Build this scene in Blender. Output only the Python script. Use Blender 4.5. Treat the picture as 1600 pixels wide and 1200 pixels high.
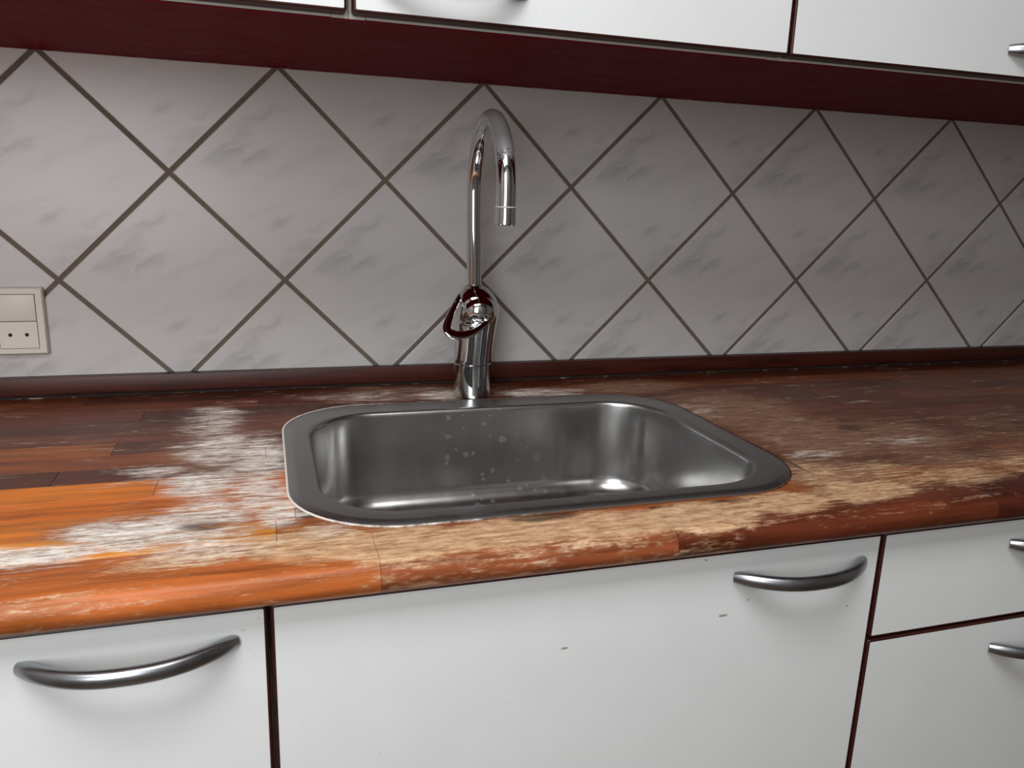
import bpy, bmesh, math, random
from mathutils import Vector, Matrix
R = math.radians
random.seed(4)
scene = bpy.context.scene
COL = scene.collection
for o in list(bpy.data.objects):
    bpy.data.objects.remove(o)

# ------------------------------------------------------------------ camera, light, exposure
cam_d = bpy.data.cameras.new('camera')
cam_d.sensor_width = 36.0
cam_d.lens = 1220.55 * 36.0 / 1600.0
cam_d.clip_start = 0.02
cam = bpy.data.objects.new('camera', cam_d)
COL.objects.link(cam)
rot = (Matrix.Rotation(-0.30795, 4, 'Z') @ Matrix.Rotation(1.334674, 4, 'X') @ Matrix.Rotation(0.033726, 4, 'Z'))
cam.matrix_world = Matrix.Translation((0.11845, -1.16509, 1.18597)) @ rot
scene.camera = cam

world = bpy.data.worlds.new('world')
scene.world = world
world.use_nodes = True
world.node_tree.nodes['Background'].inputs[0].default_value = (0.80, 0.88, 1.0, 1)
world.node_tree.nodes['Background'].inputs[1].default_value = 1.0

WIN = (-0.95, -0.05, 0.95, 2.20)         # window opening x0 x1 z0 z1 in the wall behind the camera
SKY = (-0.80, 0.45, -1.75, -1.05)        # roof window x0 x1 y0 y1 in the ceiling
for nm, loc, rot_, sx, sy, en in (
        ('window_daylight', ((WIN[0] + WIN[1]) / 2, -2.02, (WIN[2] + WIN[3]) / 2), (R(90), 0, 0), WIN[1] - WIN[0] - .06, WIN[3] - WIN[2] - .06, 19.0),
        ('roof_window_daylight', ((SKY[0] + SKY[1]) / 2, (SKY[2] + SKY[3]) / 2, 2.495), (0, 0, 0), SKY[1] - SKY[0], SKY[3] - SKY[2], 34.0)):
    ld = bpy.data.lights.new(nm, 'AREA')
    ld.shape = 'RECTANGLE'
    ld.size, ld.size_y, ld.energy = sx, sy, en
    ld.color = (0.96, 0.98, 1.0)
    lo = bpy.data.objects.new(nm, ld)
    lo.location, lo.rotation_euler = loc, rot_
    COL.objects.link(lo)

scene.cycles.max_bounces = 7
scene.cycles.diffuse_bounces = 3
scene.cycles.caustics_reflective = False
vs = scene.view_settings
vs.view_transform = 'Standard'
vs.look = 'None'
vs.exposure = -0.12
vs.gamma = 1.0
vs.use_curve_mapping = False

# ------------------------------------------------------------------ helpers
ZT = 0.90            # worktop surface


def lin(r, g, b):
    f = lambda c: (c / 255 / 12.92) if c / 255 <= 0.04045 else ((c / 255 + 0.055) / 1.055) ** 2.4
    return (f(r), f(g), f(b), 1.0)


def link(name, me, mat=None, parent=None):
    o = bpy.data.objects.new(name, me)
    COL.objects.link(o)
    if mat is not None and me is not None and len(me.materials) == 0:
        me.materials.append(mat)
    if parent is not None:
        o.parent = parent
    return o


def finish(bm, name, smooth=0, recalc=True):
    if recalc:
        bmesh.ops.recalc_face_normals(bm, faces=bm.faces[:])
    me = bpy.data.meshes.new(name)
    bm.to_mesh(me)
    bm.free()
    if smooth:
        for p in me.polygons:
            p.use_smooth = True
        me.set_sharp_from_angle(angle=R(smooth))
    return me


def tag(o, label, cat=None, group=None, kind=None):
    o['label'] = label
    if cat:
        o['category'] = cat
    if group:
        o['group'] = group
    if kind:
        o['kind'] = kind
    return o


def empty(name, loc):
    o = bpy.data.objects.new(name, None)
    o.location = loc
    o.empty_display_size = 0.05
    COL.objects.link(o)
    return o


def box_bm(x0, x1, y0, y1, z0, z1, bev=0.0, seg=2):
    bm = bmesh.new()
    bmesh.ops.create_cube(bm, size=1.0)
    for v in bm.verts:
        v.co = Vector(((x0 + x1) / 2 + v.co.x * (x1 - x0), (y0 + y1) / 2 + v.co.y * (y1 - y0), (z0 + z1) / 2 + v.co.z * (z1 - z0)))
    if bev:
        bmesh.ops.bevel(bm, geom=bm.edges[:], offset=bev, segments=seg, affect='EDGES', profile=0.5)
    return bm


def box(name, b, mat, parent=None, bev=0.0, origin=(0, 0, 0), seg=2):
    ox, oy, oz = origin
    bm = box_bm(b[0] - ox, b[1] - ox, b[2] - oy, b[3] - oy, b[4] - oz, b[5] - oz, bev, seg)
    return link(name, finish(bm, name, 40 if bev else 0), mat, parent)


def rrect(x0, x1, y0, y1, r, n=12, m=14):
    """rounded rectangle, counter-clockwise, with points along the straights as well"""
    pts = []
    cs = [(x1 - r, y0 + r, -90), (x1 - r, y1 - r, 0), (x0 + r, y1 - r, 90), (x0 + r, y0 + r, 180)]
    for k, (cx, cy, a0) in enumerate(cs):
        for i in range(n + 1):
            a = R(a0 + 90 * i / n)
            pts.append((cx + r * math.cos(a), cy + r * math.sin(a)))
        nx, ny, na = cs[(k + 1) % 4]
        ex, ey = pts[-1]
        sx, sy = nx + r * math.cos(R(na)), ny + r * math.sin(R(na))
        for i in range(1, m):
            pts.append((ex + (sx - ex) * i / m, ey + (sy - ey) * i / m))
    return pts


def bridge_loops(bm, loops, close_last=False, close_first=False):
    vl = [[bm.verts.new(p) for p in lp] for lp in loops]
    n = len(vl[0])
    for a, b in zip(vl[:-1], vl[1:]):
        for i in range(n):
            bm.faces.new((a[i], a[(i + 1) % n], b[(i + 1) % n], b[i]))
    if close_last:
        bm.faces.new(vl[-1])
    if close_first:
        bm.faces.new(list(reversed(vl[0])))
    return vl


def sweep(path, ra, rb, up=(0, 0, 1), n=20, closed=False, caps=True, power=2.0):
    """elliptical cross-section along a 3D path; ra/rb lists: half-size along side / along up-ish normal"""
    bm = bmesh.new()
    P = [Vector(p) for p in path]
    loops = []
    N = len(P)
    up = Vector(up)
    for i, p in enumerate(P):
        if closed:
            t = (P[(i + 1) % N] - P[i - 1]).normalized()
        else:
            t = (P[min(i + 1, N - 1)] - P[max(i - 1, 0)]).normalized()
        s = t.cross(up)
        if s.length < 1e-4:
            s = t.cross(Vector((0, 1, 0)))
        s.normalize()
        u = s.cross(t).normalized()
        a_, b_ = (ra[i] if hasattr(ra, '__len__') else ra), (rb[i] if hasattr(rb, '__len__') else rb)
        lp = []
        for k in range(n):
            an = 2 * math.pi * k / n
            c, s_ = math.cos(an), math.sin(an)
            e = 2.0 / power
            cx = math.copysign(abs(c) ** e, c)
            sx = math.copysign(abs(s_) ** e, s_)
            lp.append(p + s * (a_ * cx) + u * (b_ * sx))
        loops.append(lp)
    if closed:
        loops.append(loops[0])
        vl = [[bm.verts.new(q) for q in lp] for lp in loops[:-1]]
        vl.append(vl[0])
        for a, b in zip(vl[:-1], vl[1:]):
            for i in range(n):
                bm.faces.new((a[i], a[(i + 1) % n], b[(i + 1) % n], b[i]))
    else:
        bridge_loops(bm, loops, close_last=caps, close_first=caps)
    return bm


def lathe(profile, n=48, cap0=True, cap1=True):
    bm = bmesh.new()
    loops = [[(r * math.cos(2 * math.pi * k / n), r * math.sin(2 * math.pi * k / n), z) for k in range(n)] for r, z in profile]
    bridge_loops(bm, loops, close_last=cap1, close_first=cap0)
    return bm


def catmull(pts, sub=6):
    P = [Vector(p) for p in pts]
    out = []
    for i in range(len(P) - 1):
        p0, p1, p2, p3 = P[max(i - 1, 0)], P[i], P[i + 1], P[min(i + 2, len(P) - 1)]
        for k in range(sub):
            t = k / sub
            out.append(0.5 * ((2 * p1) + (p2 - p0) * t + (2 * p0 - 5 * p1 + 4 * p2 - p3) * t * t + (3 * p1 - p0 - 3 * p2 + p3) * t ** 3))
    out.append(P[-1])
    return out


# ------------------------------------------------------------------ node helper
class NT:
    def __init__(self, name):
        self.mat = bpy.data.materials.new(name)
        self.mat.use_nodes = True
        self.t = self.mat.node_tree
        self.bsdf = self.t.nodes['Principled BSDF']

    def n(self, ty, **kw):
        nd = self.t.nodes.new(ty)
        for k, v in kw.items():
            setattr(nd, k, v)
        return nd

    def put(self, sock, v):
        if isinstance(v, bpy.types.NodeSocket):
            self.t.links.new(v, sock)
        else:
            sock.default_value = v

    def math(self, op, a, b=0.0, c=0.0, clamp=False):
        nd = self.n('ShaderNodeMath', operation=op, use_clamp=clamp)
        self.put(nd.inputs[0], a)
        self.put(nd.inputs[1], b)
        self.put(nd.inputs[2], c)
        return nd.outputs[0]

    def vmath(self, op, a, b=(0, 0, 0)):
        nd = self.n('ShaderNodeVectorMath', operation=op)
        self.put(nd.inputs[0], a)
        self.put(nd.inputs[1], b)
        return nd.outputs['Value'] if op == 'LENGTH' else nd.outputs[0]

    def noise(self, vec, scale=1.0, detail=4, rough=0.55, dist=0.0):
        nd = self.n('ShaderNodeTexNoise')
        self.put(nd.inputs['Vector'], vec)
        nd.inputs['Scale'].default_value = scale
        nd.inputs['Detail'].default_value = detail
        nd.inputs['Roughness'].default_value = rough
        nd.inputs['Distortion'].default_value = dist
        return nd.outputs['Fac']

    def ramp(self, v, a, b, lo=0.0, hi=1.0, smooth=True):
        nd = self.n('ShaderNodeMapRange', interpolation_type='SMOOTHSTEP' if smooth else 'LINEAR')
        self.put(nd.inputs['Value'], v)
        nd.inputs['From Min'].default_value = a
        nd.inputs['From Max'].default_value = b
        nd.inputs['To Min'].default_value = lo
        nd.inputs['To Max'].default_value = hi
        return nd.outputs[0]

    def mix(self, f, a, b, blend='MIX'):
        nd = self.n('ShaderNodeMix', data_type='RGBA', blend_type=blend)
        self.put(nd.inputs[0], f)
        self.put(nd.inputs[6], a)
        self.put(nd.inputs[7], b)
        return nd.outputs[2]

    def blobs(self, vec, lst, inner=0.25, outer=1.35):
        """soft ellipses: (cx, cy, rx, ry, strength) in the xy of vec"""
        acc = None
        for cx, cy, rx, ry, s in lst:
            d = self.vmath('SUBTRACT', vec, (cx, cy, 0))
            d = self.vmath('MULTIPLY', d, (1 / rx, 1 / ry, 0))
            d = self.vmath('LENGTH', d)
            f = self.ramp(d, inner, outer, s, 0.0)
            acc = f if acc is None else self.math('MAXIMUM', acc, f)
        return acc

    def pos(self):
        return self.n('ShaderNodeNewGeometry').outputs['Position']

    def bump(self, h, strength=0.2, dist=0.001):
        nd = self.n('ShaderNodeBump')
        nd.inputs['Strength'].default_value = strength
        nd.inputs['Distance'].default_value = dist
        self.put(nd.inputs['Height'], h)
        self.t.links.new(nd.outputs[0], self.bsdf.inputs['Normal'])

    def out(self, color=None, rough=None, metal=None, spec=None, coat=None, coat_rough=None):
        b = self.bsdf.inputs
        for k, v in (('Base Color', color), ('Roughness', rough), ('Metallic', metal), ('Specular IOR Level', spec), ('Coat Weight', coat), ('Coat Roughness', coat_rough)):
            if v is not None:
                self.put(b[k], v)
        return self.mat


def plain(name, col, rough=0.5, metal=0.0, vary=0.06, scale=30.0, spec=0.5):
    m = NT(name)
    f = m.noise(m.pos(), scale, 5, 0.6)
    c = m.mix(f, tuple(x * (1 - vary) for x in col[:3]) + (1,), tuple(min(1, x * (1 + vary)) for x in col[:3]) + (1,))
    r = m.ramp(f, 0.3, 0.7, rough * 0.9, rough * 1.1)
    return m.out(c, r, metal, spec)


# ------------------------------------------------------------------ materials
def wood_material():
    m = NT('worn_mahogany')
    p = m.pos()
    info = m.n('ShaderNodeObjectInfo')
    off = m.n('ShaderNodeCombineXYZ')
    m.put(off.inputs[0], m.math('MULTIPLY', info.outputs['Random'], 37.0))
    m.put(off.inputs[1], m.math('MULTIPLY', info.outputs['Random'], 11.0))
    ps = m.vmath('ADD', p, off.outputs[0])
    grain = m.noise(m.vmath('MULTIPLY', ps, (5, 130, 130)), 1.0, 6, 0.6, 0.3)
    flame = m.noise(m.vmath('MULTIPLY', ps, (7, 30, 30)), 1.0, 3, 0.5, 1.2)
    st = m.noise(m.vmath('MULTIPLY', p, (22, 230, 120)), 1.0, 8, 0.70, 0.6)
    br = m.noise(m.vmath('MULTIPLY', p, (14, 45, 30)), 1.0, 6, 0.62, 0.8)
    fine = m.noise(m.vmath('MULTIPLY', p, (90, 420, 300)), 1.0, 4, 0.7)

    k = m.math('ADD', m.ramp(grain, 0.25, 0.75, 0.62, 1.20), m.ramp(flame, 0.3, 0.7, -0.18, 0.22))
    var = m.n('ShaderNodeCombineColor')
    for i in range(3):
        m.put(var.inputs[i], k)
    base = m.mix(1.0, info.outputs['Color'], var.outputs[0], 'MULTIPLY')

    W = [(0.049, -0.166, 0.045, 0.102, 0.78), (0.062, -0.272, 0.055, 0.071, 0.85), (0.106, -0.315, 0.037, 0.099, 1.0), (0.052, -0.383, 0.048, 0.055, 1.0), (0.101, -0.419, 0.041, 0.069, 1.0), (0.063, -0.459, 0.049, 0.053, 0.9), (0.004, -0.495, 0.076, 0.047, 1.0), (-0.056, -0.521, 0.056, 0.027, 1.2), (0.067, -0.528, 0.06, 0.044, 0.85), (0.123, -0.473, 0.028, 0.045, 0.95), (0.159, -0.524, 0.032, 0.024, 0.85), (0.006, -0.335, 0.037, 0.028, 0.7), (-0.10, -0.518, 0.05, 0.024, 1.2), (0.279, -0.075, 0.13, 0.04, 0.5), (0.36, -0.08, 0.056, 0.04, 0.85), (0.508, -0.095, 0.077, 0.04, 0.75), (0.686, -0.223, 0.056, 0.044, 0.5), (0.728, -0.432, 0.039, 0.021, 0.6), (0.879, -0.412, 0.093, 0.027, 0.42)]
    T = [(0.142, -0.546, 0.066, 0.037, 1.0), (0.224, -0.562, 0.078, 0.034, 1.2), (0.314, -0.562, 0.082, 0.033, 1.25), (0.407, -0.566, 0.085, 0.031, 1.2), (0.499, -0.565, 0.077, 0.032, 1.2), (0.597, -0.556, 0.07, 0.029, 1.0), (0.699, -0.545, 0.074, 0.034, 0.8), (0.837, -0.530, 0.104, 0.035, 0.5), (0.954, -0.515, 0.072, 0.04, 0.4), (0.054, -0.553, 0.067, 0.020, 0.6), (0.772, -0.498, 0.067, 0.032, 0.5), (0.691, -0.501, 0.05, 0.052, 0.45), (-0.05, -0.592, 0.16, 0.008, 0.22), (0.25, -0.592, 0.2, 0.007, 0.24), (0.65, -0.590, 0.25, 0.006, 0.22)]
    H = [(0.06, -0.30, 0.085, 0.14, 0.75), (0.02, -0.485, 0.13, 0.05, 0.8), (0.751, -0.235, 0.122, 0.126, 0.9), (0.781, -0.365, 0.119, 0.111, 1.0), (0.892, -0.387, 0.122, 0.097, 0.8), (0.705, -0.494, 0.087, 0.072, 0.9), (0.875, -0.486, 0.094, 0.077, 0.7), (0.653, -0.083, 0.123, 0.055, 0.7), (1.12, -0.40, 0.22, 0.14, 0.55), (1.02, -0.50, 0.16, 0.07, 0.75), (0.299, -0.06, 0.188, 0.063, 0.6)]
    M = [(0.059, -0.49, 0.037, 0.014, 0.9), (0.123, -0.504, 0.032, 0.017, 0.6), (0.353, -0.537, 0.052, 0.013, 1.0), (0.266, -0.523, 0.034, 0.007, 0.5), (0.434, -0.543, 0.054, 0.011, 0.6), (0.185, -0.54, 0.021, 0.008, 0.5), (0.857, -0.345, 0.04, 0.021, 0.9), (0.027, -0.42, 0.023, 0.033, 0.6), (0.682, -0.43, 0.006, 0.12, 0.8)]
    s5 = m.math('SUBTRACT', st, 0.5)
    b5 = m.math('SUBTRACT', br, 0.5)
    f5 = m.math('SUBTRACT', fine, 0.5)

    def wear(lst, a, b, ks=1.1, kb=0.8, kf=0.35):
        v = m.blobs(p, lst)
        v = m.math('ADD', v, m.math('MULTIPLY', s5, ks))
        v = m.math('ADD', v, m.math('MULTIPLY', b5, kb))
        v = m.math('ADD', v, m.math('MULTIPLY', f5, kf))
        return m.ramp(v, a, b)

    W = [b[:4] + (b[4] * 0.92,) for b in W]
    iso = m.noise(m.vmath('MULTIPLY', p, (55, 150, 90)), 1.0, 9, 0.78, 0.4)
    i5 = m.math('SUBTRACT', iso, 0.5)
    tex = m.math('ADD', m.math('MULTIPLY', st, 0.45), m.math('MULTIPLY', iso, 0.55))
    fh = m.math('MULTIPLY', wear(H, 0.10, 0.9, 0.7, 0.5), 0.85)
    ft = m.math('MULTIPLY', wear(T, 0.12, 0.72, 1.2, 1.1, 1.0), 0.95)
    fw = m.math('MULTIPLY', wear(W, 0.16, 1.10, 1.5, 1.6, 1.0), 0.97)
    fm = m.math('MULTIPLY', wear(M, 0.60, 0.95, 1.8, 0.6, 0.6), 0.75)
    haze = m.mix(m.ramp(tex, 0.36, 0.64), lin(108, 76, 61), lin(166, 128, 104))
    tan = m.mix(m.ramp(tex, 0.36, 0.62), lin(150, 102, 70), lin(228, 190, 148))
    white = m.mix(m.ramp(tex, 0.36, 0.60), lin(140, 104, 84), lin(255, 248, 238))
    c = m.mix(fh, base, haze)
    c = m.mix(ft, c, tan)
    c = m.mix(fw, c, m.mix(m.math('MULTIPLY', ft, 0.55), white, tan))
    c = m.mix(fm, c, lin(40, 30, 26))
    worn = m.math('MAXIMUM', m.math('MAXIMUM', fw, ft), fh)
    r = m.ramp(worn, 0.0, 1.0, 0.30, 0.62, smooth=False)
    m.bump(m.math('ADD', m.math('MULTIPLY', st, 0.6), m.math('MULTIPLY', fine, 0.4)), 0.25, 0.0006)
    return m.out(c, r, 0.0, 0.16)


def tile_material():
    m = NT('marbled_tile_glaze')
    o = m.n('ShaderNodeTexCoord').outputs['Object']
    sep = m.n('ShaderNodeSeparateXYZ')
    m.put(sep.inputs[0], o)
    com = m.n('ShaderNodeCombineXYZ')
    a = R(27)
    # rotate so that u runs along the veins
    m.put(com.inputs[0], m.math('ADD', m.math('MULTIPLY', sep.outputs[0], math.cos(a)), m.math('MULTIPLY', sep.outputs[2], math.sin(a))))
    m.put(com.inputs[1], m.math('SUBTRACT', m.math('MULTIPLY', sep.outputs[2], math.cos(a)), m.math('MULTIPLY', sep.outputs[0], math.sin(a))))
    uv = com.outputs[0]
    D = 0.2875

    def rp(x, z):
        return ((x * math.cos(a) + z * math.sin(a)) * D, (z * math.cos(a) - x * math.sin(a)) * D)
    B = []
    for x, z, rx, rz, s in [(-0.24, 0.10, 0.10, 0.045, 1.0), (-0.13, 0.07, 0.12, 0.022, 0.85), (-0.30, 0.06, 0.05, 0.03, 0.8), (-0.10, 0.27, 0.15, 0.022, 0.75), (-0.17, 0.19, 0.09, 0.018, 0.6), (0.04, 0.05, 0.10, 0.02, 0.35),
                             (-0.02, -0.21, 0.05, 0.02, 0.75), (0.17, -0.23, 0.06, 0.014, 0.75), (-0.08, -0.16, 0.10, 0.02, 0.4), (0.10, -0.33, 0.09, 0.02, 0.55), (0.20, 0.12, 0.10, 0.02, 0.3), (0.02, -0.42, 0.08, 0.02, 0.5), (0.27, -0.05, 0.08, 0.02, 0.3)]:
        cx, cy = rp(x, z)
        B.append((cx, cy, rx * D, rz * D * 1.25, s))
    warp = m.n('ShaderNodeTexNoise')
    m.put(warp.inputs['Vector'], uv)
    warp.inputs['Scale'].default_value = 28
    warp.inputs['Detail'].default_value = 3
    uvw = m.vmath('ADD', uv, m.vmath('MULTIPLY', m.vmath('SUBTRACT', warp.outputs['Color'], (0.5, 0.5, 0.5)), (0.035, 0.035, 0)))
    sm = m.blobs(uvw, B, 0.0, 1.7)
    n = m.noise(m.vmath('MULTIPLY', uvw, (16, 60, 1)), 1.0, 8, 0.66, 0.6)
    ridge = m.math('SUBTRACT', 1.0, m.math('MULTIPLY', m.math('ABSOLUTE', m.math('SUBTRACT', n, 0.5)), 7.0), clamp=True)
    v = m.math('MULTIPLY', sm, m.math('ADD', m.math('MULTIPLY', ridge, 0.55), m.ramp(n, 0.42, 0.68, 0.0, 0.75)))
    cloud = m.noise(m.vmath('MULTIPLY', uv, (9, 20, 1)), 1.0, 3, 0.5)
    base = m.mix(cloud, lin(198, 195, 193), lin(211, 208, 206))
    c = m.mix(m.math('MULTIPLY', v, 0.55), base, lin(128, 127, 128))
    m.bump(m.noise(o, 60, 2), 0.03, 0.001)
    return m.out(c, 0.30, 0.0, 0.42)


def grout_material():
    m = NT('brown_grout')
    f = m.noise(m.pos(), 160, 5, 0.7)
    return m.out(m.mix(f, lin(92, 80, 70), lin(128, 116, 104)), 0.9)


def door_material():
    m = NT('white_laminate')
    p = m.pos()
    f = m.noise(p, 14, 5, 0.6)
    c = m.mix(f, lin(227, 229, 227), lin(235, 237, 236))
    sep = m.n('ShaderNodeSeparateXYZ')
    m.put(sep.inputs[0], p)
    xz = m.n('ShaderNodeCombineXYZ')
    m.put(xz.inputs[0], sep.outputs[0])
    m.put(xz.inputs[1], sep.outputs[2])
    chips = [(0.3649, 0.7864, 0.0045, 0.0018, 1.0), (0.5293, 0.7966, 0.007, 0.0018, 1.0), (0.5044, 0.858, 0.003, 0.0014, 0.7), (0.556, 0.810, 0.0015, 0.0015, 0.8), (0.676, 0.7874, 0.0018, 0.0018, 0.8), (0.60, 0.77, 0.002, 0.002, 0.35), (0.09, 0.845, 0.003, 0.001, 0.6), (0.03, 0.80, 0.006, 0.003, 0.25)]
    b = m.blobs(xz.outputs[0], chips, 0.2, 1.3)
    b = m.ramp(m.math('ADD', b, m.math('MULTIPLY', m.math('SUBTRACT', m.noise(p, 700, 3), 0.5), 1.0)), 0.35, 0.75)
    c = m.mix(m.math('MULTIPLY', b, 0.75), c, lin(138, 108, 76))
    spk = m.noise(p, 220, 2)
    c = m.mix(m.ramp(spk, 0.755, 0.80, 0, 0.35), c, lin(150, 140, 125))
    return m.out(c, m.ramp(f, 0.3, 0.7, 0.36, 0.46), 0.0, 0.4)


def steel_material():
    m = NT('brushed_sink_steel')
    p = m.pos()
    br = m.noise(m.vmath('MULTIPLY', p, (60, 14, 14)), 1.0, 3, 0.5)
    cl = m.noise(p, 22, 5, 0.6)
    vor = m.n('ShaderNodeTexVoronoi', feature='F1')
    m.put(vor.inputs['Vector'], m.vmath('ADD', p, m.vmath('MULTIPLY', p, (0, 0, 0))))
    vor.inputs['Scale'].default_value = 78
    dist = vor.outputs['Distance']
    colr = m.n('ShaderNodeSeparateColor')
    m.put(colr.inputs[0], vor.outputs['Color'])
    rad = m.ramp(colr.outputs[0], 0.40, 1.0, 0.02, 0.40, smooth=False)
    jag = m.math('MULTIPLY', m.math('SUBTRACT', m.noise(p, 330, 4), 0.5), 0.55)
    spot = m.ramp(m.math('SUBTRACT', m.math('ADD', dist, jag), rad), -0.05, 0.03, 1.0, 0.0)
    where = m.blobs(p, [(0.40, -0.20, 0.12, 0.09, 1.0), (0.33, -0.25, 0.16, 0.08, 0.7), (0.47, -0.26, 0.08, 0.08, 0.8), (0.60, -0.24, 0.05, 0.06, 0.6), (0.147, -0.36, 0.012, 0.03, 0.8), (0.36, -0.515, 0.22, 0.012, 0.5)], 0.2, 1.3)
    spot = m.math('MULTIPLY', spot, m.math('MULTIPLY', where, 0.10))
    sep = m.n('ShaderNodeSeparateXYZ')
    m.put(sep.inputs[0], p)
    bowl = m.ramp(sep.outputs[2], ZT + 0.002, ZT - 0.004)          # brightness of reflections put into the colour: lighter, smoother bowl, darker rim
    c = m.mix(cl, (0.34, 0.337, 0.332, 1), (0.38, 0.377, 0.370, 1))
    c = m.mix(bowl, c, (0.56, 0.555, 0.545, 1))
    c = m.mix(spot, c, (0.78, 0.78, 0.77, 1))
    r = m.math('ADD', m.ramp(br, 0.2, 0.8, 0.30, 0.34), m.math('MULTIPLY', m.math('SUBTRACT', cl, 0.5), 0.06))
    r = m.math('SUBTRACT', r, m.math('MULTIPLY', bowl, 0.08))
    r = m.math('ADD', r, m.math('MULTIPLY', spot, 0.5))
    me = m.math('SUBTRACT', 1.0, m.math('MULTIPLY', spot, 0.8))
    m.bump(m.noise(p, 9, 2), 0.02, 0.004)
    return m.out(c, r, me)


def chrome_material():
    m = NT('polished_chrome')
    p = m.pos()
    f = m.noise(p, 90, 5, 0.65)
    sep = m.n('ShaderNodeSeparateXYZ')
    m.put(sep.inputs[0], p)
    z = m.math('ADD', sep.outputs[2], m.math('MULTIPLY', m.math('SUBTRACT', m.noise(p, 420, 4, 0.7), 0.5), 0.06))
    film = m.math('MULTIPLY', m.ramp(z, 1.222, 1.240), m.ramp(sep.outputs[1], -0.15, -0.20))   # dried lime film over the arch
    r = m.math('ADD', m.ramp(f, 0.45, 0.8, 0.045, 0.14), m.math('MULTIPLY', film, 0.34))
    c = m.mix(f, (0.56, 0.565, 0.57, 1), (0.64, 0.645, 0.65, 1))
    c = m.mix(m.math('MULTIPLY', film, 0.6), c, (0.42, 0.42, 0.41, 1))
    return m.out(c, r, m.math('SUBTRACT', 1.0, m.math('MULTIPLY', film, 0.55)))


def red_material():
    m = NT('burgundy_laminate')
    p = m.pos()
    f = m.noise(m.vmath('MULTIPLY', p, (18, 60, 60)), 1.0, 5, 0.6)
    c = m.mix(f, lin(104, 11, 26), lin(120, 16, 33))
    sc = m.blobs(p, [(0.045, -0.075, 0.02, 0.006, 0.8), (-0.05, -0.15, 0.003, 0.003, 0.7)], 0.1, 1.2)
    c = m.mix(m.math('MULTIPLY', sc, m.ramp(m.noise(p, 300, 3), 0.45, 0.6)), c, lin(190, 120, 120))
    return m.out(c, m.ramp(f, 0.3, 0.7, 0.42, 0.5), 0.0, 0.015)


def mahog_material(name, a, b, rough=0.4):
    m = NT(name)
    p = m.pos()
    f = m.noise(m.vmath('MULTIPLY', p, (9, 110, 110)), 1.0, 6, 0.65, 0.4)
    return m.out(m.mix(m.ramp(f, 0.25, 0.75), a, b), rough, 0.0, 0.45)


def bead_material(name, a, b, lo, hi, scale=(30, 90, 90)):
    m = NT(name)
    f = m.noise(m.vmath('MULTIPLY', m.pos(), scale), 1.0, 5, 0.65)
    return m.out(m.mix(m.ramp(f, lo, hi), a, b), 0.8)


def caulk_material():
    m = NT('sink_sealant')
    p = m.pos()
    sep = m.n('ShaderNodeSeparateXYZ')
    m.put(sep.inputs[0], p)
    n = m.noise(p, 70, 5, 0.7)
    x = m.math('ADD', sep.outputs[0], m.math('MULTIPLY', m.math('SUBTRACT', n, 0.5), 0.5))
    f = m.ramp(x, 0.14, 0.34)
    c = m.mix(f, lin(226, 218, 208), lin(96, 62, 44))
    c = m.mix(m.ramp(x, 0.60, 0.70), c, lin(34, 25, 22))
    return m.out(c, 0.7)


MW = wood_material()
MTILE = tile_material()
MGROUT = grout_material()
MDOOR = door_material()
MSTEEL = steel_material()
MCHROME = chrome_material()
MRED = red_material()
MEDGE = mahog_material('mahogany_edging', lin(38, 14, 11), lin(68, 27, 20), 0.42)
MSTRIP = mahog_material('mahogany_upstand', lin(46, 15, 11), lin(80, 31, 21), 0.42)
MHANDLE = plain('satin_metal_handle', (0.36, 0.37, 0.39, 1), 0.30, 1.0, 0.05, 60)
MCARC = plain('white_carcass_board', lin(206, 202, 194), 0.6)
MDARK = plain('dark_core_board', lin(38, 20, 15), 0.85)
MSOCK = plain('white_switch_plastic', lin(222, 216, 206), 0.42, 0, 0.02)
MHOLE = plain('black_hole', lin(20, 18, 17), 0.8)
MWALL = plain('painted_plaster', lin(150, 144, 138), 0.85, 0, 0.03, 12)
MFLOOR = mahog_material('floor_boards', lin(82, 62, 46), lin(112, 86, 62), 0.45)
MSEAM = bead_material('dirty_sealant', lin(36, 18, 13), lin(170, 150, 130), 0.53, 0.66)
MEDGEWORN = bead_material('worn_red_edge', lin(104, 34, 36), lin(190, 140, 120), 0.45, 0.72, (90, 300, 300))
MCAULK = caulk_material()

# ------------------------------------------------------------------ room
RX0, RX1, RY0, RZ1 = -1.45, 2.15, -2.05, 2.50
WB = 0.008           # plaster face of the back wall, tile faces stand at y = 0


def structure(o, label):
    o['kind'] = 'structure'
    o['label'] = label
    return o


structure(box('floor', (RX0 - .1, RX1 + .1, RY0 - .1, WB + .1, -0.06, 0.0), MFLOOR), 'brown boarded kitchen floor in front of the cabinets')
structure(box('ceiling', (RX0 - .1, RX1 + .1, RY0 - .1, WB + .1, RZ1, RZ1 + .06), MWALL), 'plain white ceiling of the kitchen')
structure(box('wall_left', (RX0 - .1, RX0, RY0, WB, 0, RZ1), MWALL), 'plain white wall at the left end of the kitchen')
structure(box('wall_right', (RX1, RX1 + .1, RY0, WB, 0, RZ1), MWALL), 'plain white wall at the right end of the kitchen')
wall = structure(box('wall_back', (RX0 - .1, RX1 + .1, WB, WB + .1, 0, RZ1), MWALL), 'kitchen wall tiled with diagonal marbled white tiles')
bm = bmesh.new()
for b in ((RX0 - .1, WIN[0], 0, RZ1), (WIN[1], RX1 + .1, 0, RZ1), (WIN[0], WIN[1], 0, WIN[2]), (WIN[0], WIN[1], WIN[3], RZ1)):
    t = box_bm(b[0], b[1], RY0 - .1, RY0, b[2], b[3])
    me = bpy.data.meshes.new('t')
    t.to_mesh(me)
    t.free()
    bm.from_mesh(me)
    bpy.data.meshes.remove(me)
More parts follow.
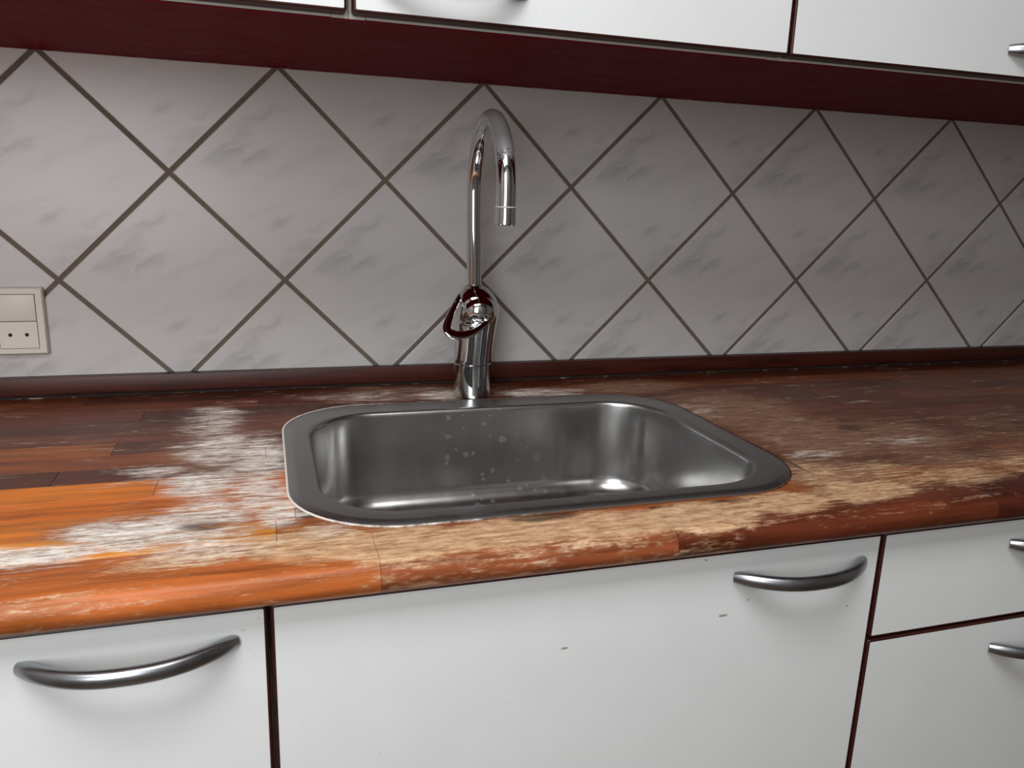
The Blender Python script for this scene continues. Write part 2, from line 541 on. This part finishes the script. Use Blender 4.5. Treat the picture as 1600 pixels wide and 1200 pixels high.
structure(link('wall_front', finish(bm, 'wall_front'), MWALL), 'white wall with a window behind the viewer')
win = box('window_1', (WIN[0], WIN[1], RY0 - .07, RY0 - .02, WIN[2], WIN[2] + .05), MSOCK)
structure(win, 'white window frame behind the viewer')
for nm, b in (('frame_head', (WIN[0], WIN[1], WIN[3] - .05, WIN[3])), ('frame_jamb', (WIN[0], WIN[0] + .05, WIN[2] + .05, WIN[3] - .05)), ('frame_jamb', (WIN[1] - .05, WIN[1], WIN[2] + .05, WIN[3] - .05)), ('mullion', (-0.53, -0.47, WIN[2] + .05, WIN[3] - .05))):
    box(nm, (b[0], b[1], RY0 - .07, RY0 - .02, b[2], b[3]), MSOCK, win)

sky = structure(box('window_2', (SKY[0] - .05, SKY[1] + .05, SKY[2] - .05, SKY[2], RZ1 - .03, RZ1), MSOCK), 'white frame of the roof window overhead')
for b in ((SKY[0] - .05, SKY[1] + .05, SKY[3], SKY[3] + .05), (SKY[0] - .05, SKY[0], SKY[2], SKY[3]), (SKY[1], SKY[1] + .05, SKY[2], SKY[3])):
    box('frame_bar', (b[0], b[1], b[2], b[3], RZ1 - .03, RZ1), MSOCK, sky)

# ---- diagonal tiles, each its own piece
D = 0.2875
Z0 = 1.058           # height of the lower row of joint crossings
TB, TT = Z0 - 0.1285, Z0 + 0.2850
SIDE = D / math.sqrt(2) - 0.0058
hd = SIDE / math.sqrt(2)
box('grout', (RX0, RX1, 0.0022, WB, TB, TT + .004), MGROUT, wall)
tile_mesh = {}


def tile_data(key, zc):
    if key in tile_mesh:
        return tile_mesh[key]
    bm = bmesh.new()
    t, e = 0.0075, 0.0011
    lp = lambda h, y: [(h, y, 0), (0, y, h), (-h, y, 0), (0, y, -h)]
    bridge_loops(bm, [lp(hd, t), lp(hd, e), lp(hd - e * 0.45, e * 0.35), lp(hd - e * 1.6, 0)], close_last=True, close_first=True)
    for lo_, nz in ((TB - zc, -1), (TT - zc, 1)):
        if abs(lo_) < hd:
            g = bm.verts[:] + bm.edges[:] + bm.faces[:]
            r = bmesh.ops.bisect_plane(bm, geom=g, plane_co=(0, 0, lo_), plane_no=(0, 0, nz), clear_outer=True)
            ed = [x for x in r['geom_cut'] if isinstance(x, bmesh.types.BMEdge)]
            if ed:
                bmesh.ops.edgenet_fill(bm, edges=ed)
    me = finish(bm, 'tile')
    me.materials.append(MTILE)
    tile_mesh[key] = me
    return me


for row, zrel in ((-1, -0.5), (0, 0.0), (1, 0.5), (2, 1.0)):
    k0, k1 = -4, 7
    for k in range(k0, k1 + 1):
        xc = (k + (0.5 if row % 2 else 0.0)) * D
        if xc - D / 2 < RX0 + 0.005 or xc + D / 2 > RX1 - 0.005:
            continue
        o = link('tile', tile_data(row, Z0 + zrel * D), None, wall)
        o.location = (xc, 0, Z0 + zrel * D)

# ------------------------------------------------------------------ worktop of glued staves
YN = -0.598          # front of the nosing
PITCH = 0.0436
rows = []
y = -0.2305 + 5 * PITCH
while y > -0.53:
    rows.append((y - PITCH, min(y, -0.0005)))
    y -= PITCH
rows[-1] = (rows[-1][0], rows[-1][1])
HX0, HX1, HY0, HY1, HR = 0.146, 0.658, -0.5155, -0.1475, 0.094
top = empty('worktop', (0.4, -0.3, ZT - 0.03))
tag(top, 'worn mahogany stave worktop, bleached and scuffed around the sink', 'worktop')
WX0, WX1 = RX0 + 0.002, RX1 - 0.002
GAP = 0.00018


def hole_x(yy):
    """x range of the cut-out at depth yy, or None"""
    if yy <= HY0 or yy >= HY1:
        return None
    d = 0.0
    if yy < HY0 + HR:
        q = HY0 + HR - yy
        d = HR - math.sqrt(max(0, HR * HR - q * q))
    elif yy > HY1 - HR:
        q = yy - (HY1 - HR)
        d = HR - math.sqrt(max(0, HR * HR - q * q))
    return HX0 + d, HX1 - d


def hole_y(xx):
    if xx <= HX0 or xx >= HX1:
        return None
    d = 0.0
    if xx < HX0 + HR:
        q = HX0 + HR - xx
        d = HR - math.sqrt(max(0, HR * HR - q * q))
    elif xx > HX1 - HR:
        q = xx - (HX1 - HR)
        d = HR - math.sqrt(max(0, HR * HR - q * q))
    return HY0 + d, HY1 - d


def prism(outline):
    """outline in xy (ccw), a stave with softly broken top edges"""
    bm = bmesh.new()
    bot = [bm.verts.new((x, yy, ZT - 0.03)) for x, yy in outline]
    tp = [bm.verts.new((x, yy, ZT)) for x, yy in outline]
    n = len(outline)
    for i in range(n):
        bm.faces.new((bot[i], bot[(i + 1) % n], tp[(i + 1) % n], tp[i]))
    bm.faces.new(tp)
    bm.faces.new(list(reversed(bot)))
    bmesh.ops.recalc_face_normals(bm, faces=bm.faces[:])
    te = [e for e in bm.edges if all(v.co.z > ZT - 1e-5 for v in e.verts)]
    bmesh.ops.bevel(bm, geom=te, offset=0.00022, segments=1, affect='EDGES')
    return bm


def stave(outline, col):
    o = link('stave', finish(prism(outline), 'stave'), MW, top)
    o.matrix_parent_inverse = Matrix.Translation(-top.location)
    o.color = col
    return o


DK = [lin(84, 39, 20), lin(96, 45, 22), lin(76, 35, 20), lin(102, 50, 26), lin(86, 38, 24), lin(110, 58, 30)]
OR = [lin(206, 112, 26), lin(196, 100, 24), lin(228, 142, 44), lin(196, 100, 28)]
BR = [lin(140, 72, 24), lin(130, 62, 24), lin(150, 80, 30)]
# hand-read joints and colours where the photograph shows them; row -> list of (x end, colour)
SPEC = {
    5: [(-0.55, DK[4]), (-0.05, BR[0]), (0.43, DK[4])],
    6: [(-0.72, DK[1]), (0.11, BR[1]), (0.5, DK[0])],
    7: [(-0.40, BR[2]), (-0.089, DK[0]), (0.16, DK[4])],
    8: [(-0.66, OR[3]), (0.008, OR[0]), (0.16, OR[3])],
    9: [(-0.48, OR[1]), (0.15, OR[1])],
    10: [(-0.75, OR[3]), (0.135, OR[0])],
    11: [(-0.35, OR[1]), (0.118, OR[2]), (0.60, BR[2]), (1.05, BR[0])],
    12: [(-0.62, OR[3]), (0.196, lin(178, 96, 46)), (0.46, lin(148, 80, 48)), (0.83, lin(100, 48, 30)), (1.4, lin(80, 36, 24))],
}
rows = [(-0.2305 - PITCH * (i - 4), -0.2305 - PITCH * (i - 5)) for i in range(0, 12)]
rows[0] = (rows[0][0], -0.0004)
for i, (y0, y1) in enumerate(rows):
    a0, a1 = y0 + GAP, y1 - GAP
    ends = [(WX0, None)]
    if i in SPEC:
        ends += SPEC[i]
    x = ends[-1][0]
    while x < WX1 - 0.5:
        x += random.uniform(0.34, 0.62)
        ends.append((x, random.choice(DK + (BR if i >= 8 else DK))))
    ends.append((WX1, random.choice(DK)))
    for (xa, _), (xb, col) in zip(ends[:-1], ends[1:]):
        xa, xb = xa + GAP, min(xb, WX1) - GAP
        if xb - xa < 0.02:
            continue
        straddle_front = y0 < HY0 < y1
        straddle_back = y0 < HY1 < y1
        if straddle_front or straddle_back:
            N = max(2, int((xb - xa) / 0.006))
            xs = [xa + (xb - xa) * j / N for j in range(N + 1)] if xb > HX0 and xa < HX1 else [xa, xb]
            edge = []
            for xx in xs:
                h = hole_y(xx)
                if straddle_front:
                    edge.append((xx, a1 if h is None else max(a0 + .002, min(a1, h[0]))))
                else:
                    edge.append((xx, a0 if h is None else min(a1 - .002, max(a0, h[1]))))
            if straddle_front:
                outl = [(xa, a0), (xb, a0)] + list(reversed(edge))
            else:
                outl = edge + [(xb, a1), (xa, a1)]
            stave(outl, col)
            continue
        if hole_x((y0 + y1) / 2) is None:
            stave([(xa, a0), (xb, a0), (xb, a1), (xa, a1)], col)
            continue
        ys = [a0 + (a1 - a0) * j / 6 for j in range(7)]
        hx = [hole_x(q) for q in ys]
        lmin, rmax = min(h[0] for h in hx), max(h[1] for h in hx)
        if xa < lmin - 0.004:
            right = [(min(xb, h[0]), q) for h, q in zip(hx, ys)]
            stave([(xa, a0)] + right + [(xa, a1)], col)
        if xb > rmax + 0.004:
            left = [(max(xa, h[1]), q) for h, q in zip(hx, ys)]
            stave(left[::-1] + [(xb, a0), (xb, a1)], col)
# nosing staves with a full round front
yb = rows[-1][0]
ends = [(WX0, None)] + SPEC[12] + [(WX1, DK[1])]
for (xa, _), (xb, col) in zip(ends[:-1], ends[1:]):
    prof = [(yb - GAP, ZT - 0.03), (yb - GAP, ZT)]
    r = 0.015
    for j in range(17):
        a = R(90 + 180 * j / 16)
        prof.append((YN + r + r * math.cos(a), ZT - r + r * math.sin(a)))
    bm = bmesh.new()
    NX = max(1, int((xb - xa) / 0.2))
    loops = [[(xa + GAP + (xb - xa - 2 * GAP) * j / NX, q[0], q[1]) for q in prof] for j in range(NX + 1)]
    bridge_loops(bm, loops, close_last=True, close_first=True)
    o = link('stave', finish(bm, 'stave', 30), MW, top)
    o.matrix_parent_inverse = Matrix.Translation(-top.location)
    o.color = col

# ------------------------------------------------------------------ wooden upstand along the tiles
up = box('upstand_strip', (WX0, WX1, -0.0125, -0.0003, ZT + 0.0055, TB - 0.0003), MSTRIP, None, 0.0012)
tag(up, 'narrow dark mahogany upstand strip between worktop and tiles', 'trim strip')
box('shadow_gap_strip', (WX0, WX1, -0.009, -0.0004, ZT + 0.0006, ZT + 0.0055), MDARK, up)
bm = sweep([(WX0 + (WX1 - WX0) * i / 60, -0.0102, ZT + 0.0009) for i in range(61)], 0.0011, 0.0008, n=8)
link('sealant_bead', finish(bm, 'sealant_bead', 60), MSEAM, up)

# ------------------------------------------------------------------ sink
SX0, SX1, SY0, SY1 = 0.1310, 0.6760, -0.5295, -0.1195
IX0, IX1, IY0, IY1 = 0.1605, 0.6393, -0.5010, -0.1700
sink = empty('sink', (0.40, -0.33, ZT))
tag(sink, 'brushed stainless steel inset sink set into the wooden worktop', 'sink')


def sloop(b, r, z, grow=0.0):
    g = grow
    return [(x, yy, z) for x, yy in rrect(b[0] - g, b[1] + g, b[2] - g, b[3] + g, max(0.004, r + g))]


OUT, INN = (SX0, SX1, SY0, SY1), (IX0, IX1, IY0, IY1)
RO, RI = 0.104, 0.084
L = [sloop(OUT, RO, ZT + 0.0002), sloop(OUT, RO, ZT + 0.0010), sloop(OUT, RO, ZT + 0.0016, -0.0012), sloop(OUT, RO, ZT + 0.0034, -0.0080), sloop(OUT, RO, ZT + 0.0036, -0.0095)]
L.append(sloop(INN, RI, ZT + 0.0036, 0.010))
L.append(sloop(INN, RI, ZT + 0.0036, 0.005))
er = 0.006
for j in range(1, 7):
    a = R(90 * j / 6)
    L.append(sloop(INN, RI, ZT + 0.0036 - er * (1 - math.cos(a)), 0.005 - er * math.sin(a)))
DEP, FIL, DR = 0.132, 0.030, 0.005
for j in range(1, 9):
    t = j / 8
    L.append(sloop(INN, RI, ZT - 0.003 - (DEP - FIL - 0.003) * t, -0.001 - DR * t))
for j in range(1, 10):
    a = R(90 * j / 9)
    L.append(sloop(INN, RI, ZT - (DEP - FIL) - FIL * math.sin(a), -0.001 - DR - FIL * (1 - math.cos(a))))
for g, dz in ((0.07, 0.0012), (0.10, 0.0022)):
    L.append(sloop(INN, RI, ZT - DEP - dz, -g))
bm = bmesh.new()
bridge_loops(bm, L, close_last=True)
me = finish(bm, 'basin', 0, recalc=True)
for pgn in me.polygons:
    pgn.use_smooth = True
me.set_sharp_from_angle(angle=R(24))
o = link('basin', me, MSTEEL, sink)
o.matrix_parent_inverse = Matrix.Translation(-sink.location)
bm = sweep([(x, yy, ZT + 0.0006) for x, yy in rrect(SX0 - .0009, SX1 + .0009, SY0 - .0009, SY1 + .0009, RO + .0009)], 0.0013, 0.0011, n=8, closed=True)
o = link('sealant_bead', finish(bm, 'sealant_bead', 60), MCAULK, sink)
o.matrix_parent_inverse = Matrix.Translation(-sink.location)

# drain in the floor of the bowl
bm = lathe([(0.030, 0.0), (0.043, 0.0006), (0.0445, 0.0014), (0.043, 0.0022), (0.036, 0.0018), (0.032, -0.0006), (0.030, -0.0006)], 48, True, True)
o = link('drain', finish(bm, 'drain', 35), MCHROME, sink)
o.location = (0.0, -0.005, -(DEP + 0.0020))
bm = lathe([(0.0295, -0.001), (0.0295, 0.0012), (0.022, 0.0022), (0.006, 0.0026), (0.005, 0.0060), (0.002, 0.0068)], 40, True, True)
link('strainer', finish(bm, 'strainer', 35), MSTEEL, o)

# ------------------------------------------------------------------ mixer tap
BX, BY = 0.3985, -0.0925
tap = empty('mixer_tap', (BX, BY, ZT))
tag(tap, 'tall chrome mixer tap with arched swan-neck spout and loop lever', 'tap')
bm = lathe([(0.0255, 0.0003), (0.0266, 0.0012), (0.0268, 0.004), (0.0268, 0.0492), (0.0262, 0.0500)])
link('base_ring', finish(bm, 'base_ring', 25), MCHROME, tap)
prof = [(0.0262, 0.0502), (0.0269, 0.0508)]
prof += [(q.x, q.y) for q in catmull([(0.0269, 0.0512, 0), (0.0272, 0.062, 0), (0.0282, 0.080, 0), (0.0300, 0.100, 0), (0.0318, 0.114, 0), (0.0326, 0.124, 0), (0.0318, 0.134, 0), (0.0290, 0.1435, 0), (0.0245, 0.1515, 0), (0.0190, 0.157, 0), (0.0150, 0.1598, 0), (0.0130, 0.1612, 0)], 5)]
bm = lathe(prof, 64)
for v in bm.verts:                                   # the shoulder leans a little to the right
    t = max(0.0, min(1.0, (v.co.z - 0.055) / 0.065)) * max(0.0, min(1.0, (0.163 - v.co.z) / 0.035))
    v.co.x += 0.0042 * t
link('body', finish(bm, 'body', 28), MCHROME, tap)
# ball that carries the lever
bm = bmesh.new()
bmesh.ops.create_uvsphere(bm, u_segments=40, v_segments=24, radius=0.0268)
o = link('ball_joint', finish(bm, 'ball_joint', 60), MCHROME, tap)
o.location = (0.0035, -0.0105, 0.1265)
bm = lathe([(0.0256, -0.003), (0.0270, -0.002), (0.0274, 0.0), (0.0270, 0.002), (0.0256, 0.003)], 48, True, True)
o = link('ball_collar', finish(bm, 'ball_collar', 50), MCHROME, tap)
o.location = (0.000, -0.0100, 0.1165)
o.rotation_euler = (R(14), R(-8), 0)
LV = [(0.3830, -0.092, 1.0530), (0.3720, -0.106, 1.0425), (0.3590, -0.122, 1.0259), (0.3503, -0.136, 1.0110), (0.3530, -0.144, 1.0026), (0.3678, -0.145, 0.9990), (0.3875, -0.138, 1.0025), (0.4058, -0.127, 1.0116), (0.4195, -0.112, 1.0227), (0.4270, -0.097, 1.0342)]
LV = [(a - BX, b - BY, c - ZT) for a, b, c in LV]
path = catmull(LV, 6)
n = len(path)
wd = []
for i in range(n):
    t = i / (n - 1)
    wd.append(0.0040 + 0.0036 * math.exp(-((t - 0.47) / 0.20) ** 2))
nrm = (Vector(LV[4]) - Vector(LV[0])).cross(Vector(LV[7]) - Vector(LV[4])).normalized()
bm = sweep(path, wd, [0.0024] * n, up=nrm, n=14, power=2.6)
link('lever', finish(bm, 'lever', 60), MCHROME, tap)
# spout
RS, TH, HS, ZE = 0.0898, R(-93.4), 0.2888, 0.2524
d = Vector((math.cos(TH), math.sin(TH), 0))
pts = [Vector((0, 0, 0.1600)), Vector((-0.0008, 0, 0.20)), Vector((-0.0022, 0, 0.245))]
for j in range(33):
    a = math.pi * (1 - j / 32)
    pts.append(Vector((-0.003 * (1 - j / 32), 0, HS)) + d * (RS + RS * math.cos(a)) + Vector((0, 0, RS * math.sin(a))))
endp = pts[-1].copy()
zs = ZE + 0.0215
pts.append(Vector((endp.x, endp.y, (HS + zs) / 2)))
pts.append(Vector((endp.x, endp.y, zs)))
rr = [0.0102 + 0.0015 * i / (len(pts) - 1) for i in range(len(pts))]
bm = sweep(pts, rr, rr, up=d.cross(Vector((0, 0, 1))), n=28)
link('spout', finish(bm, 'spout', 50), MCHROME, tap)
bm = lathe([(0.0108, 0.0), (0.0124, 0.0004), (0.0124, 0.0016), (0.0108, 0.002)], 36)
o = link('spout_ring', finish(bm, 'spout_ring', 40), plain('lime_scaled_ring', lin(206, 200, 190), 0.5), tap)
o.location = (endp.x, endp.y, zs - 0.0018)
bm = lathe([(0.0094, 0.002), (0.0094, 0.0), (0.0112, 0.0), (0.0121, 0.001), (0.0121, 0.0196), (0.0115, 0.0199)], 36, True, True)
o = link('aerator', finish(bm, 'aerator', 40), MCHROME, tap)
o.location = (endp.x, endp.y, ZE)
bm = lathe([(0.0106, 0), (0.0117, 0.0006), (0.0117, 0.0016), (0.0106, 0.0022)], 36)
o = link('swivel_ring', finish(bm, 'swivel_ring', 40), MCHROME, tap)
o.location = (0, 0, 0.1608)


# ------------------------------------------------------------------ cabinets
def frame_loop(x0, x1, z0, z1, y_, r):
    return [(x, y_, z) for x, z in rrect(x0, x1, z0, z1, r, 5, 2)]


def rel(o, parent):
    o.matrix_parent_inverse = Matrix.Translation(-Vector(parent.matrix_basis.translation)) if parent.parent is None else Matrix.Identity(4)
    return o


def edging_mesh(x0, x1, z0, z1, yf, yb_, w=0.0027):
    r = 0.0035
    loops = [frame_loop(x0, x1, z0, z1, yb_, r), frame_loop(x0, x1, z0, z1, yf + 0.0022, r)]
    for j in (1, 2, 3):
        a = R(30 * j)
        k = 0.0022 * (1 - math.cos(a))
        loops.append(frame_loop(x0 + k, x1 - k, z0 + k, z1 - k, yf + 0.0022 * (1 - math.sin(a)), max(0.001, r - k)))
    loops.append(frame_loop(x0 + w, x1 - w, z0 + w, z1 - w, yf, 0.0012))
    loops.append(frame_loop(x0 + w, x1 - w, z0 + w, z1 - w, yf + 0.002, 0.0012))
    bm = bmesh.new()
    bridge_loops(bm, loops)
    return finish(bm, 'edging', 40)


def handle_mesh(sag=0.030, half=0.075):
    P, ra, rb = [], [], []
    N = 40
    for i in range(N + 1):
        t = -1 + 2 * i / N
        yv = -sag * (1 - abs(t) ** 2.3)
        P.append((half * t, yv, 0))
        e = max(0.0, (abs(t) - 0.80) / 0.2)
        ra.append(0.0058 * (1 - 0.18 * e * e))
        rb.append(0.0070 * (1 - 0.22 * e * e))
    bm = sweep(P, ra, rb, up=(0, 0, 1), n=20, power=2.3)
    return finish(bm, 'handle', 50)


HANDLE = handle_mesh()
HANDLE.materials.append(MHANDLE)


def front(cab, name, x0, x1, z0, z1, yf, hx, hz, th=0.018):
    """door or drawer front: white laminate slab, mahogany edging, bow handle"""
    w = 0.0027
    d_ = box(name, (x0 + w, x1 - w, yf, yf + th, z0 + w, z1 - w), MDOOR, cab)
    d_.matrix_parent_inverse = Matrix.Translation(-cab.location)
    e = link('edging', edging_mesh(x0, x1, z0, z1, yf - 0.0001, yf + th), MEDGE, d_)
    e['label'] = 'dark mahogany edging'
    h = link('handle', HANDLE, None, d_)
    h['label'] = 'curved satin metal bow handle'
    h.location = (hx, yf + 0.0005, hz)
    return d_


def carcass(cab, x0, x1, yf, yb_, z0, z1, topb=True, inner=MCARC, ledge=0.0):
    t = 0.016
    parts = [('side_panel', (x0 + .0003, x0 + t, yf, yb_, z0, z1)), ('side_panel', (x1 - t, x1 - .0003, yf, yb_, z0, z1)),
             ('bottom_panel', (x0 + t + .0006, x1 - t - .0006, yf + ledge, yb_, z0 + .0004, z0 + t)), ('back_panel', (x0 + t, x1 - t, yb_ - .006, yb_ - .001, z0 + t, z1 - t))]
    if topb:
        parts.append(('top_panel', (x0 + t + .0006, x1 - t - .0006, yf, yb_, z1 - t, z1)))
    for nm, b in parts:
        o = box(nm, b, inner, cab)
        o.matrix_parent_inverse = Matrix.Translation(-cab.location)


YD = -0.575
G = 0.0012
ZTOP = ZT - 0.0345
HZ = 0.8365
low = [
    ('base_cabinet', -0.4905, 0.1098, 'white base cabinet with a bow handle left of the sink cabinet', 'door', [(0.12, ZTOP, 0.0088, HZ)]),
    ('base_cabinet', 0.1098, 0.7093, 'wide white cabinet directly under the sink with small chips', 'door', [(0.12, ZTOP, 0.6125, HZ)]),
    ('drawer_unit', 0.7093, 1.2080, 'white drawer unit right of the sink cabinet with stacked fronts', 'drawer', [(0.7433, ZTOP, 0.9585, HZ - .002), (0.44, 0.7433, 0.9575, 0.7075), (0.12, 0.44, 0.9585, 0.40)]),
]
for nm, x0, x1, lab, part, fr in low:
    cab = empty(nm, ((x0 + x1) / 2, -0.28, 0.0))
    tag(cab, lab, 'drawers' if part == 'drawer' else 'cabinet', 'base cabinets under the worktop')
    bpy.context.view_layer.update()
    carcass(cab, x0, x1, YD + 0.020, -0.012, 0.10, ZT - 0.0302, topb=False, inner=MDARK if False else MCARC)
    pl = box('plinth', (x0 + .0005, x1 - .0005, -0.52, -0.505, 0.0, 0.0995), MEDGE, cab)
    pl.matrix_parent_inverse = Matrix.Translation(-cab.location)
    for z0, z1, hx, hz in fr:
        front(cab, part, x0 + G, x1 - G, z0 + G, z1 - G, YD, hx, hz)

# wall cabinets and the burgundy board under them
UZ = Z0 + 0.2860
board = box('underside_board', (-0.88, 1.72, -0.3525, -0.0002, Z0 + 0.2848, UZ - 0.0002), MRED)
tag(board, 'glossy burgundy board along the underside of the wall cabinets', 'shelf board')
bm = sweep([(-0.88 + 2.6 * i / 40, -0.0014, Z0 + 0.2850) for i in range(41)], 0.0012, 0.0010, n=8)
e = link('worn_back_edge', finish(bm, 'worn_back_edge', 60), MEDGEWORN, board)
e['label'] = 'pale worn back edge'
upc = [
    (-0.2975, 0.2018, 'white wall cabinet showing only its lower corner left of the middle one', -0.20),
    (0.2018, 0.6795, 'white wall cabinet in the middle, above the tap and sink', 0.2955),
    (0.6795, 1.1700, 'white wall cabinet at the right with a handle by the frame edge', 1.0630),
]
YU = -0.3715
for i, (x0, x1, lab, hx) in enumerate(upc):
    cab = empty('wall_cabinet', ((x0 + x1) / 2, -0.16, UZ))
    tag(cab, lab, 'cabinet', 'wall cabinets above the tiles')
    bpy.context.view_layer.update()
    carcass(cab, x0, x1, -0.3525, -0.0005 + WB - 0.001, UZ, UZ + 0.70, True)
    g0 = 0.0028 if i == 1 else 0.0012
    g1 = 0.0028 if i == 0 else 0.0012
    front(cab, 'door', x0 + g0, x1 - g1, Z0 + 0.2886, UZ + 0.699, YU, hx, Z0 + 0.3200)

# ------------------------------------------------------------------ switch and socket plate
PX0, PX1, PZ0, PZ1 = -0.2270, -0.1625, Z0 - 0.0970, Z0 - 0.0083
plate = empty('socket_plate', ((PX0 + PX1) / 2, 0, (PZ0 + PZ1) / 2))
tag(plate, 'white plastic switch and two-pin socket plate on the tiles', 'socket')
IXa, IXb, IZa, IZb, IZm = -0.2170, -0.1725, Z0 - 0.0881, Z0 - 0.0175, Z0 - 0.0527


def fl(x0, x1, z0, z1, y_, r):
    return [(x, y_, z) for x, z in rrect(x0, x1, z0, z1, r, 4, 2)]


bm = bmesh.new()
bridge_loops(bm, [fl(PX0, PX1, PZ0, PZ1, -0.0003, .002), fl(PX0 + .0003, PX1 - .0003, PZ0 + .0003, PZ1 - .0003, -0.0075, .002), fl(PX0 + .0018, PX1 - .0018, PZ0 + .0018, PZ1 - .0018, -0.0092, .0015),
                  fl(IXa - .0008, IXb + .0008, IZa - .0008, IZb + .0008, -0.0095, .0008), fl(IXa - .0006, IXb + .0006, IZa - .0006, IZb + .0006, -0.004, .0008)], close_last=True)
o = link('frame', finish(bm, 'frame', 40), MSOCK, plate)
o.matrix_parent_inverse = Matrix.Translation(-plate.location)
o = box('rocker', (IXa, IXb, -0.0103, -0.004, IZm + .0005, IZb), MSOCK, plate, 0.0008)
o.matrix_parent_inverse = Matrix.Translation(-plate.location)
# socket insert with two real holes
bm = bmesh.new()
zc, hr = Z0 - 0.0704, 0.0024
me = None
xm = (IXa + IXb) / 2
for (xa, xb, hxc) in ((IXa, xm, -0.2045), (xm, IXb, -0.1853)):
    za, zb = IZa, IZm - .0005
    nseg = 24
    angs = sorted([2 * math.pi * (k + 0.5) / nseg for k in range(nseg)] + [math.atan2(zz - zc, xx - hxc) % (2 * math.pi) for xx in (xa, xb) for zz in (za, zb)])
    circ, rect = [], []
    for a in angs:
        c, s = math.cos(a), math.sin(a)
        circ.append((hxc + hr * c, zc + hr * s))
        tx = ((xb - hxc) if c > 0 else (xa - hxc)) / c
        tz = ((zb - zc) if s > 0 else (za - zc)) / s
        t = min(tx, tz)
        rect.append((hxc + t * c, zc + t * s))
    yv = -0.0100
    bridge_loops(bm, [[(x, -0.004, z) for x, z in rect], [(x, yv, z) for x, z in rect], [(x, yv, z) for x, z in circ], [(x, -0.0045, z) for x, z in circ]])
ins = link('socket_insert', finish(bm, 'socket_insert', 30), MSOCK, plate)
ins.matrix_parent_inverse = Matrix.Translation(-plate.location)
for hxc in (-0.2045, -0.1853):
    bm = lathe([(hr * 1.02, -0.0005), (hr * 1.02, 0.0005)], 20)
    o = link('pin_hole', finish(bm, 'pin_hole'), MHOLE, ins)
    o.location = (hxc, -0.0092, zc)
    o.rotation_euler = (R(90), 0, 0)
